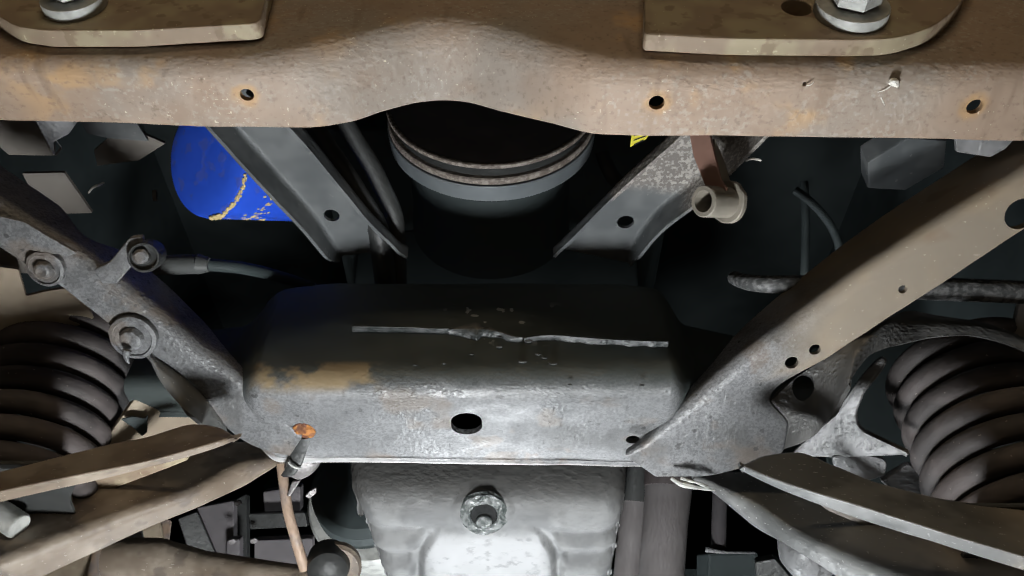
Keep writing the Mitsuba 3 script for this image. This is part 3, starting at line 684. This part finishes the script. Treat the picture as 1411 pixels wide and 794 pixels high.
t = thing('sway_bar', 'speckled grey sway bar passing behind the tan rail', 'bar')
obj('bar', tube([ony(1012, 383, .452), ony(1030, 389, .440), ony(1060, 392, .434), ony(1120, 393, .432), ony(1280, 398, .434), ony(1411, 403, .436), ony(1500, 408, .438)], [.0050, .0066, .0076, .0080, .0080, .0080], 28, 80), 'bar_grey', t)
t = thing('sway_bar', 'plain grey bar end behind the bush on the left rail', 'bar')
obj('bar', tube([ony(170, 368, .425), ony(210, 366, .425), ony(272, 364, .425)], .0068, 24, 20), 'bar_smooth', t)
obj('collar', tube([ony(274, 364, .425), ony(289, 365, .425)], [.0072, .0048], 24, 6), 'bar_smooth', t)
obj('far_end', tube([ony(286, 365, .426), ony(330, 369, .435), ony(380, 380, .465), ony(430, 396, .50)], .0044, 18, 30), 'bay_black', t)  # black colour stands in for the bar dimming into shade
one('body_post', plate([ony(u, v, .46) for u, v in ((1398, 418), (1440, 405), (1440, 560), (1409, 478), (1395, 470))], unit(A(-.2, -.9, -.4)), .01, .001), 'taupe_panel', 'grey upright strip at the right edge above the coil spring', 'post')

# plates cut to the outlines of lit patches of a panel, upper left
def shard(px, dep, n, label, mat='taupe_panel', t_=.004, c=None):
    cu = np.mean(np.array(px), axis=0); k = thing('lit_panel_patch', label, 'bracket')
    obj('plate', pplate(px, atd(cu[0], cu[1], dep), unit(n), t_, 2, .0005), mat, k); return k
shard([(-90, 120), (45, 140), (75, 180), (75, 215), (12, 214), (-10, 195), (-90, 195)], .60, A(.2, -.2, -1), 'brown plate shaped as a lit panel patch in the upper left corner under the rusty crossmember')
shard([(40, 150), (120, 150), (95, 185), (74, 196), (76, 215), (85, 204), (60, 172)], .59, A(.6, -.3, -.7), 'pale folded edge beside the brown corner plate', 'grey_panel')
shard([(30, 239), (88, 238), (127, 294), (84, 295), (42, 262)], .64, A(.1, -.3, -1), 'taupe slanted plate shaped as a lit panel patch above the left rail')
shard([(129, 207), (148, 191), (165, 150), (200, 186), (228, 198), (192, 221), (134, 229)], .645, A(.1, -.3, -1), 'taupe pointed plate shaped as a lit panel patch left of the blue filter')
shard([(95, 140), (170, 140), (205, 195), (150, 191), (120, 184)], .63, A(.3, -.5, -.8), 'grey plate shaped as a lit panel patch above the pointed taupe plate', 'brace_grey')
one('cable_tie', tube([atd(122, 266, .62), atd(134, 256, .615), atd(143, 252, .62)], [.0006, .0010, .0006], 8, 14), 'plastic_white', 'small white cable tie tail between the taupe plates at upper left', 'cable tie')
one('wire_clip', pplate([(209, 262), (215, 262), (216, 277), (210, 277)], atd(212, 270, .66), A(0, -.6, -.8), .003, 1), 'taupe_panel', 'tiny pale clip left of the blue filter', 'clip')

# ------------------------------------------------------------------ coil springs
def coil(cx, cy, R, wire, pitch, z0, z1, phase, n=900, seg=18):
    turns = (z1 - z0) / pitch; a = np.linspace(0, turns * 2 * math.pi, n)
    P = np.c_[cx + R * np.cos(a + phase), cy + R * np.sin(a + phase), z0 + pitch * a / (2 * math.pi)]
    return tube(P, wire / 2, seg, n)
one('coil_spring', coil(-.336, .512, .0475, .0162, .0193, .268, .402, .9), 'spring_steel', 'dark coil spring at the left edge below the oily rail', 'coil spring', 'front coil springs')
one('coil_spring', coil(.336, .512, .0485, .0168, .0198, .252, .386, 2.2), 'spring_steel', 'dark coil spring at the right edge under the speckled skirt', 'coil spring', 'front coil springs')

# ------------------------------------------------------------------ lower control arms
def leg(st, y0, y1, t_=.003, fil=.003, amp=.0005, lean=.014):
    """front wall on the planes y0..y1, and the lip under it: (wall top u,v, wall bottom u,v, lip rear u,v)"""
    st = np.array(st, float); ys = np.linspace(y0, y1, len(st)); C = []
    for (a, b, c, d, e, f), y in zip(st, ys):
        q = ony(c, d, y); p = ony(a, b, y + lean * (d - b) / 40); r = onz(e, f, q[2] + .001); C.append(np.r_[p, q, r])
    C = spl(np.array(C), 120)
    return grid_solid(np.array([fillet([c[:3] + A(0, .012, .004), c[:3], c[3:6], c[6:], c[6:] + A(0, .0005, .004)], [.004, fil, .0015], 8, 6) for c in C]), t_, (0, -.6, -1), amp, 30, 5)
la = thing('lower_control_arm', 'brown two-legged control arm at the lower left under the coil spring', 'control arm', )
L1 = [(-110, 675, -110, 704, -110, 722), (0, 648, 0, 678, 0, 693), (80, 628, 80, 661, 82, 674), (145, 612, 140, 649, 145, 660), (200, 601, 195, 638, 200, 646), (268, 583, 255, 622, 262, 630), (300, 588, 300, 608, 312, 613), (318, 598, 318, 602, 328, 607)]
obj('front_leg', leg(L1, .428, .452), 'arm_steel', la)
def round_leg(st, y0, y1, fil=.022, amp=.0006, lean=.012):
    st = np.array(st, float); ys = np.linspace(y0, y1, len(st)); C = []
    for (a, b, c, d, e, f), y in zip(st, ys):
        q = ony(c, d, y); p = ony(a, b, y + lean * (d - b) / 40); r = onz(e, f, q[2]); C.append(np.r_[p, q, r])
    C = spl(np.array(C), 120)
    return grid_solid(np.array([fillet([c[:3] + A(0, .01, .006), c[:3], c[3:6], c[6:], c[6:] + A(0, .001, .008)], [.004, fil, .0025], 12, 8) for c in C]), .003, (0, -.6, -1), amp, 30, 6)
L2 = [(-110, 690, -110, 832, -110, 865), (0, 672, 0, 780, 20, 812), (90, 650, 95, 742, 112, 771), (180, 634, 190, 706, 200, 731), (260, 622, 265, 678, 285, 695), (330, 609, 330, 645, 350, 663), (372, 618, 368, 634, 384, 641), (392, 626, 392, 629, 398, 632)]
obj('rear_leg', round_leg(L2, .482, .555), 'arm_steel', la)
obj('web_plate', pplate([(75, 668), (150, 650), (245, 625), (262, 633), (230, 646), (160, 672), (128, 682), (95, 692), (70, 688)], A(0, .53, .285), unit(A(0, -.3, -1)), .004, 6), 'plate_rust', la)
ra = thing('lower_control_arm', 'dark two-legged control arm with a bright lip at the lower right', 'control arm')
R1 = [(1026, 640, 1026, 643, 1018, 648), (1060, 626, 1062, 659, 1066, 671), (1098, 622, 1112, 676, 1112, 690), (1150, 640, 1180, 697, 1180, 714), (1205, 662, 1240, 716, 1240, 734), (1275, 681, 1300, 735, 1300, 752), (1411, 702, 1411, 768, 1411, 787), (1520, 720, 1520, 800, 1520, 822)]
obj('front_leg', leg(R1, .455, .424), 'arm_dark_steel', ra)
R2 = [(958, 654, 958, 658, 954, 662), (985, 650, 985, 670, 982, 680), (1030, 650, 1040, 700, 1032, 722), (1080, 668, 1095, 735, 1085, 753), (1140, 690, 1150, 765, 1140, 787), (1200, 705, 1205, 792, 1190, 822), (1300, 740, 1300, 830, 1290, 870), (1440, 770, 1440, 890, 1440, 930)]
obj('rear_leg', round_leg(R2, .555, .488), 'arm_dark_steel', ra)
obj('web_plate', pplate([(1120, 688), (1170, 700), (1280, 738), (1330, 755), (1315, 768), (1295, 773), (1275, 768), (1240, 743), (1190, 725), (1140, 704)], A(0, .53, .262), unit(A(0, -.3, -1)), .004, 8), 'taupe_panel', ra)
def seat(sx, z):  # outline shaped to keep the lamp off the spring fronts
    q = [(-.47, .450), (-.255, .450), (-.268, .470), (-.283, .495), (-.287, .52), (-.283, .545), (-.30, .565), (-.47, .565)]
    P = fil2(np.array(q) * A(-sx, 1), .01); return plate(np.c_[P, np.full(len(P), z)], (0, 0, -1), .003)
obj('spring_seat', seat(-1, .263), 'black_steel', la)
obj('spring_seat', seat(1, .235), 'black_steel', ra)
# torn seal between arm and rail end
t = thing('torn_seal', 'ragged shiny strip of seal hanging under the right rail end', 'seal')
q = [atd(925, 659, .580), atd(942, 668, .577), atd(960, 672, .578), atd(985, 676, .58)]
obj('strip', tube(q, [.0012, .0022, .0012, .0006], 8, 30), 'zinc', t)
obj('strip', tube([atd(938, 659, .579), atd(955, 664, .577), atd(975, 672, .58)], [.0016, .0008, .0016], 8, 20), 'zinc', t)
# grey panels seen behind the right arm
t = thing('spring_tower', 'pale gritty steel tower between the right rail and the coil spring', 'spring tower')
obj('inner_panel', pplate([(1090, 625), (1150, 570), (1185, 520), (1205, 498), (1216, 492), (1222, 500), (1212, 516), (1190, 543), (1179, 570), (1182, 588), (1210, 610), (1255, 628), (1150, 632), (1108, 630)], atd(1150, 600, .60), unit(A(-.55, -.45, -.7)), .006, 6, .002), 'grey_panel', t)
obj('foot', pplate([(1146, 630), (1180, 624), (1218, 633), (1223, 640), (1220, 656), (1196, 664), (1150, 648)], atd(1185, 645, .60), unit(A(-.2, -.5, -.85)), .006, 5, .0015), 'grey_panel', t)
obj('foot', pplate([(1212, 662), (1250, 640), (1275, 650), (1275, 690), (1240, 690)], atd(1240, 665, .61), unit(A(-.2, -.5, -.85)), .006, 4, .0015), 'grey_panel', t)
obj('back_wall', plate([ony(u, v, .62) for u, v in ((1120, 480), (1500, 430), (1520, 760), (1150, 700))], (0, -1, 0), .005), 'bay_black', t)
t = thing('spring_tower', 'tan steel tower behind the coil spring at left', 'spring tower')
obj('inner_panel', pplate([(150, 600), (185, 550), (215, 540), (228, 520), (250, 555), (275, 580), (285, 600), (250, 625), (150, 640)], atd(210, 585, .61), unit(A(.5, -.45, -.7)), .006, 5, .0015), 'tan_panel', t)
obj('gap_plate', pplate([(166, 578), (182, 574), (200, 577), (204, 572), (203, 596), (196, 602), (184, 590)], atd(190, 585, .597), unit(A(.4, -.5, -.7)), .002, 2), 'bay_black', t)
obj('upper_panel', pplate([(-60, 360), (25, 371), (36, 408), (60, 402), (96, 396), (120, 412), (130, 440), (60, 470), (-60, 480)], atd(40, 410, .592), unit(A(.35, -.4, -.8)), .005, 3, .001), 'tan_panel', t)
obj('upper_lip', pplate([(-60, 325), (10, 345), (60, 378), (30, 377), (-60, 362)], atd(10, 355, .60), unit(A(.3, -.5, -.8)), .004, 2), 'taupe_panel', t)
obj('back_wall', plate([ony(u, v, .64) for u, v in ((-120, 420), (240, 470), (240, 620), (-120, 700))], (0, -1, 0), .005), 'bay_black', t)
t = thing('shock_bolt', 'pale stepped bolt end at the left edge between the control arm legs', 'bolt')
so = atd(0, 708, .54); sx = unit(.86 * RT - .42 * UP - .22 * FWD)
obj('collar', lathe([(.016, -.02), (.017, -.004), (.015, 0)], so + A(-.012, 0, .004), sx, 40), 'zinc', t)
obj('shank', lathe([(.0085, -.01), (.0085, .0155), (.0075, .017)], so, sx, 36), 'zinc', t)

# ------------------------------------------------------------------ bottom left: steering link, pipe, panels
t = thing('steering_link', 'olive brown steering link ending in a round black ball joint at bottom left', 'steering link')
obj('rod', tube([atd(150, 770, .70), atd(218, 771, .70), atd(232, 773, .70), (atd(300, 783, .69)), atd(400, 796, .675), atd(470, 802, .67)], [.017, .017, .012, .0115, .0105, .0095], 28, 80), 'arm_steel', t)
bo = atd(452, 782, .652); ba = unit(A(.15, -.55, -.8))
obj('boot', lathe([(.006, -.022), (.016, -.014), (.0172, -.004), (.0150, .0050), (.0100, .0092), (.004, .0105)], bo, ba, 48), 'rubber', t)
obj('seat_ring', lathe([(.0172, -.012), (.0195, -.010), (.0200, -.004), (.0178, -.001)], bo + A(.005, .004, -.001), ba, 48), 'arm_steel', t)
one('brake_pipe', tube([atd(388, 640, .66), atd(391, 665, .655), atd(396, 700, .65), (atd(408, 745, .648)), atd(420, 785, .65)], .0040, 16, 60), 'pipe_rust', 'thin bent rusty pipe hanging down to the ball joint', 'pipe')
one('flat_strut', plate([ony(u, v, .70) for u, v in ((181, 700), (202, 700), (197, 812), (170, 812))], unit(A(0, -.8, -.6)), .004, .0008), 'grey_panel', 'pale grey flat upright strip under the left control arm', 'strut')
t = thing('inner_fender_panel', 'tan streaked sheet panel at the bottom left corner', 'panel')
obj('sheet', plate([ony(u, v, .80) for u, v in ((-80, 700), (235, 690), (228, 850), (-80, 850))], unit(A(0, -.8, -.6)), .004, .0008), 'tan_panel', t)
for a, b in (((140, 740), (122, 830)), ((228, 720), (214, 830))):
    obj('bead', tube([ony(*a, .797), ony(*b, .797)], .006, 12, 8), 'pipe_rust', t)
for px, dep, n_, lab, mt in (
    ([(245, 715), (272, 705), (300, 768), (262, 768)], .80, A(.3, -.8, -.5), 'dark slanted bracket behind the steering link, leftmost', 'black_steel'),
    ([(270, 700), (322, 690), (322, 775), (300, 775)], .81, A(0, -.8, -.6), 'grey flat panel behind the steering link', 'dim_panel'),
    ([(350, 745), (430, 742), (430, 785), (350, 785)], .80, A(0, -.7, -.7), 'purplish dark plate behind the rusty pipe', 'dim_panel'),
    ([(362, 678), (414, 670), (414, 705), (364, 706)], .82, A(0, -.7, -.7), 'small dim plate behind the top of the rusty pipe', 'dim_panel'),
    ([(342, 708), (420, 706), (424, 726), (344, 730)], .80, A(0, -.8, -.6), 'dark ledge across behind the rusty pipe', 'black_steel'),
    ([(322, 690), (340, 680), (340, 790), (322, 790)], .83, A(0, -.9, -.4), 'narrow dark upright behind the steering link', 'black_steel'),
    ([(312, 745), (330, 743), (330, 790), (312, 790)], .79, A(0, -.7, -.7), 'small purplish block behind the steering link', 'dim_panel')):
    cu = np.mean(np.array(px), axis=0); k = thing('chassis_bracket', lab, 'bracket'); obj('plate', pplate(px, atd(cu[0], cu[1], dep), unit(n_), .012, 3, .001), mt, k)
for u, v in ((320, 747), (350, 746), (328, 694)):
    k = thing('clip_nut', {320: 'small bright clip left of the narrow gap behind the steering link', 350: 'small bright clip right of the narrow gap behind the steering link', 328: 'dim clip high up behind the left control arm'}[u], 'clip')
    obj('clip', pplate([(u - 6, v - 2), (u + 2, v - 4), (u + 6, v), (u, v + 4), (u - 5, v + 3)], atd(u, v, .77), unit(A(.2, -.6, -.8)), .003, 1.5, .0005), 'exhaust_steel', k)
# bell of the starter / converter left of the pan
t = thing('converter_housing', 'large black round housing with a pale rim left of the oil pan', 'housing')
co = ony(498, 690, .70)
obj('dark_face', lathe([(.012, -.010), (.040, -.008), (.047, 0), (.048, .030)], co + A(0, 0, .012), unit(A(0, 1, .15)), 72), 'bay_black', t)
obj('rim', lathe([(.047, .020), (.0575, .021), (.060, .027), (.060, .07), (.05, .09)], co + A(.004, .004, .012), unit(A(0, 1, .15)), 72), 'zinc', t)
one('clip_nut', pplate([(420, 684), (428, 676), (436, 672), (436, 680), (426, 688)], atd(428, 680, .66), unit(A(.2, -.6, -.8)), .003, 2, .0005), 'exhaust_steel', 'small pale clip left of the black round housing', 'clip')

# ------------------------------------------------------------------ bottom right: pipes, block, bush
t = thing('exhaust_pipe', 'thick greyish exhaust pipe right of the oil pan', 'exhaust pipe')
ep = [atd(925, 610, .72), atd(922, 660, .71), atd(917, 720, .69), atd(911, 800, .67), atd(908, 840, .66)]
obj('pipe', tube(ep, [.0200, .0195, .0180, .0178, .0178], 36, 60), 'exhaust_steel', t)
obj('sleeve', tube([atd(924, 600, .722), atd(922, 640, .713), atd(920.5, 672, .706)], [.0212, .0206, .0198], 36, 20), 'exhaust_dark', t, label='darker upper end of the pipe')  # darker, slightly wider tube over the upper end of the pipe
t = thing('exhaust_pipe', 'slim grey pipe between the oil pan and the thick exhaust pipe', 'exhaust pipe')
obj('pipe', tube([atd(880, 610, .76), atd(874, 700, .74), atd(866, 800, .72)], [.0130, .0130, .0130], 28, 40), 'exhaust_steel', t)
obj('sleeve', tube([atd(880, 600, .758), atd(876, 660, .747), atd(874.5, 692, .741)], [.0150, .0146, .0138], 28, 20), 'black_steel', t)  # darker, wider tube over the upper end of the slim pipe
t = thing('gearbox_mount', 'dark block with a pale top edge at the lower right', 'mount')
obj('block', pplate([(975, 762), (1045, 760), (1055, 840), (975, 840)], ony(1010, 790, .74), unit(A(0, -.9, -.4)), .05, 4, .003), 'bay_black', t)
obj('ledge', tube([ony(972, 757, .735), ony(1000, 762, .735), ony(1040, 763, .735)], [.0024, .0016, .0018], 10, 30), 'grey_panel', t)
obj('post', tube([ony(992, 680, .745), ony(990, 755, .745)], .007, 18, 12), 'dim_panel', t)
t = thing('rubber_bush', 'grey gritty domed bush under the right control arm', 'bush')
go = atd(1118, 762, .655)
obj('dome', lathe([(.008, .016), (.016, .0135), (.022, .006), (.0235, -.006), (.020, -.02)], go + A(0, 0, -.0), unit(A(.05, -.5, -.85)), 48, jag=.05), 'grey_panel', t)
k = thing('chassis_bracket', 'black bent bracket left of the gritty bush at lower right', 'bracket')
obj('plate', pplate([(1040, 775), (1068, 770), (1090, 796), (1080, 830), (1045, 830)], atd(1060, 790, .69), unit(A(-.2, -.6, -.75)), .01, 4, .0015), 'black_steel', k)

# ------------------------------------------------------------------ the dark bay that closes the view
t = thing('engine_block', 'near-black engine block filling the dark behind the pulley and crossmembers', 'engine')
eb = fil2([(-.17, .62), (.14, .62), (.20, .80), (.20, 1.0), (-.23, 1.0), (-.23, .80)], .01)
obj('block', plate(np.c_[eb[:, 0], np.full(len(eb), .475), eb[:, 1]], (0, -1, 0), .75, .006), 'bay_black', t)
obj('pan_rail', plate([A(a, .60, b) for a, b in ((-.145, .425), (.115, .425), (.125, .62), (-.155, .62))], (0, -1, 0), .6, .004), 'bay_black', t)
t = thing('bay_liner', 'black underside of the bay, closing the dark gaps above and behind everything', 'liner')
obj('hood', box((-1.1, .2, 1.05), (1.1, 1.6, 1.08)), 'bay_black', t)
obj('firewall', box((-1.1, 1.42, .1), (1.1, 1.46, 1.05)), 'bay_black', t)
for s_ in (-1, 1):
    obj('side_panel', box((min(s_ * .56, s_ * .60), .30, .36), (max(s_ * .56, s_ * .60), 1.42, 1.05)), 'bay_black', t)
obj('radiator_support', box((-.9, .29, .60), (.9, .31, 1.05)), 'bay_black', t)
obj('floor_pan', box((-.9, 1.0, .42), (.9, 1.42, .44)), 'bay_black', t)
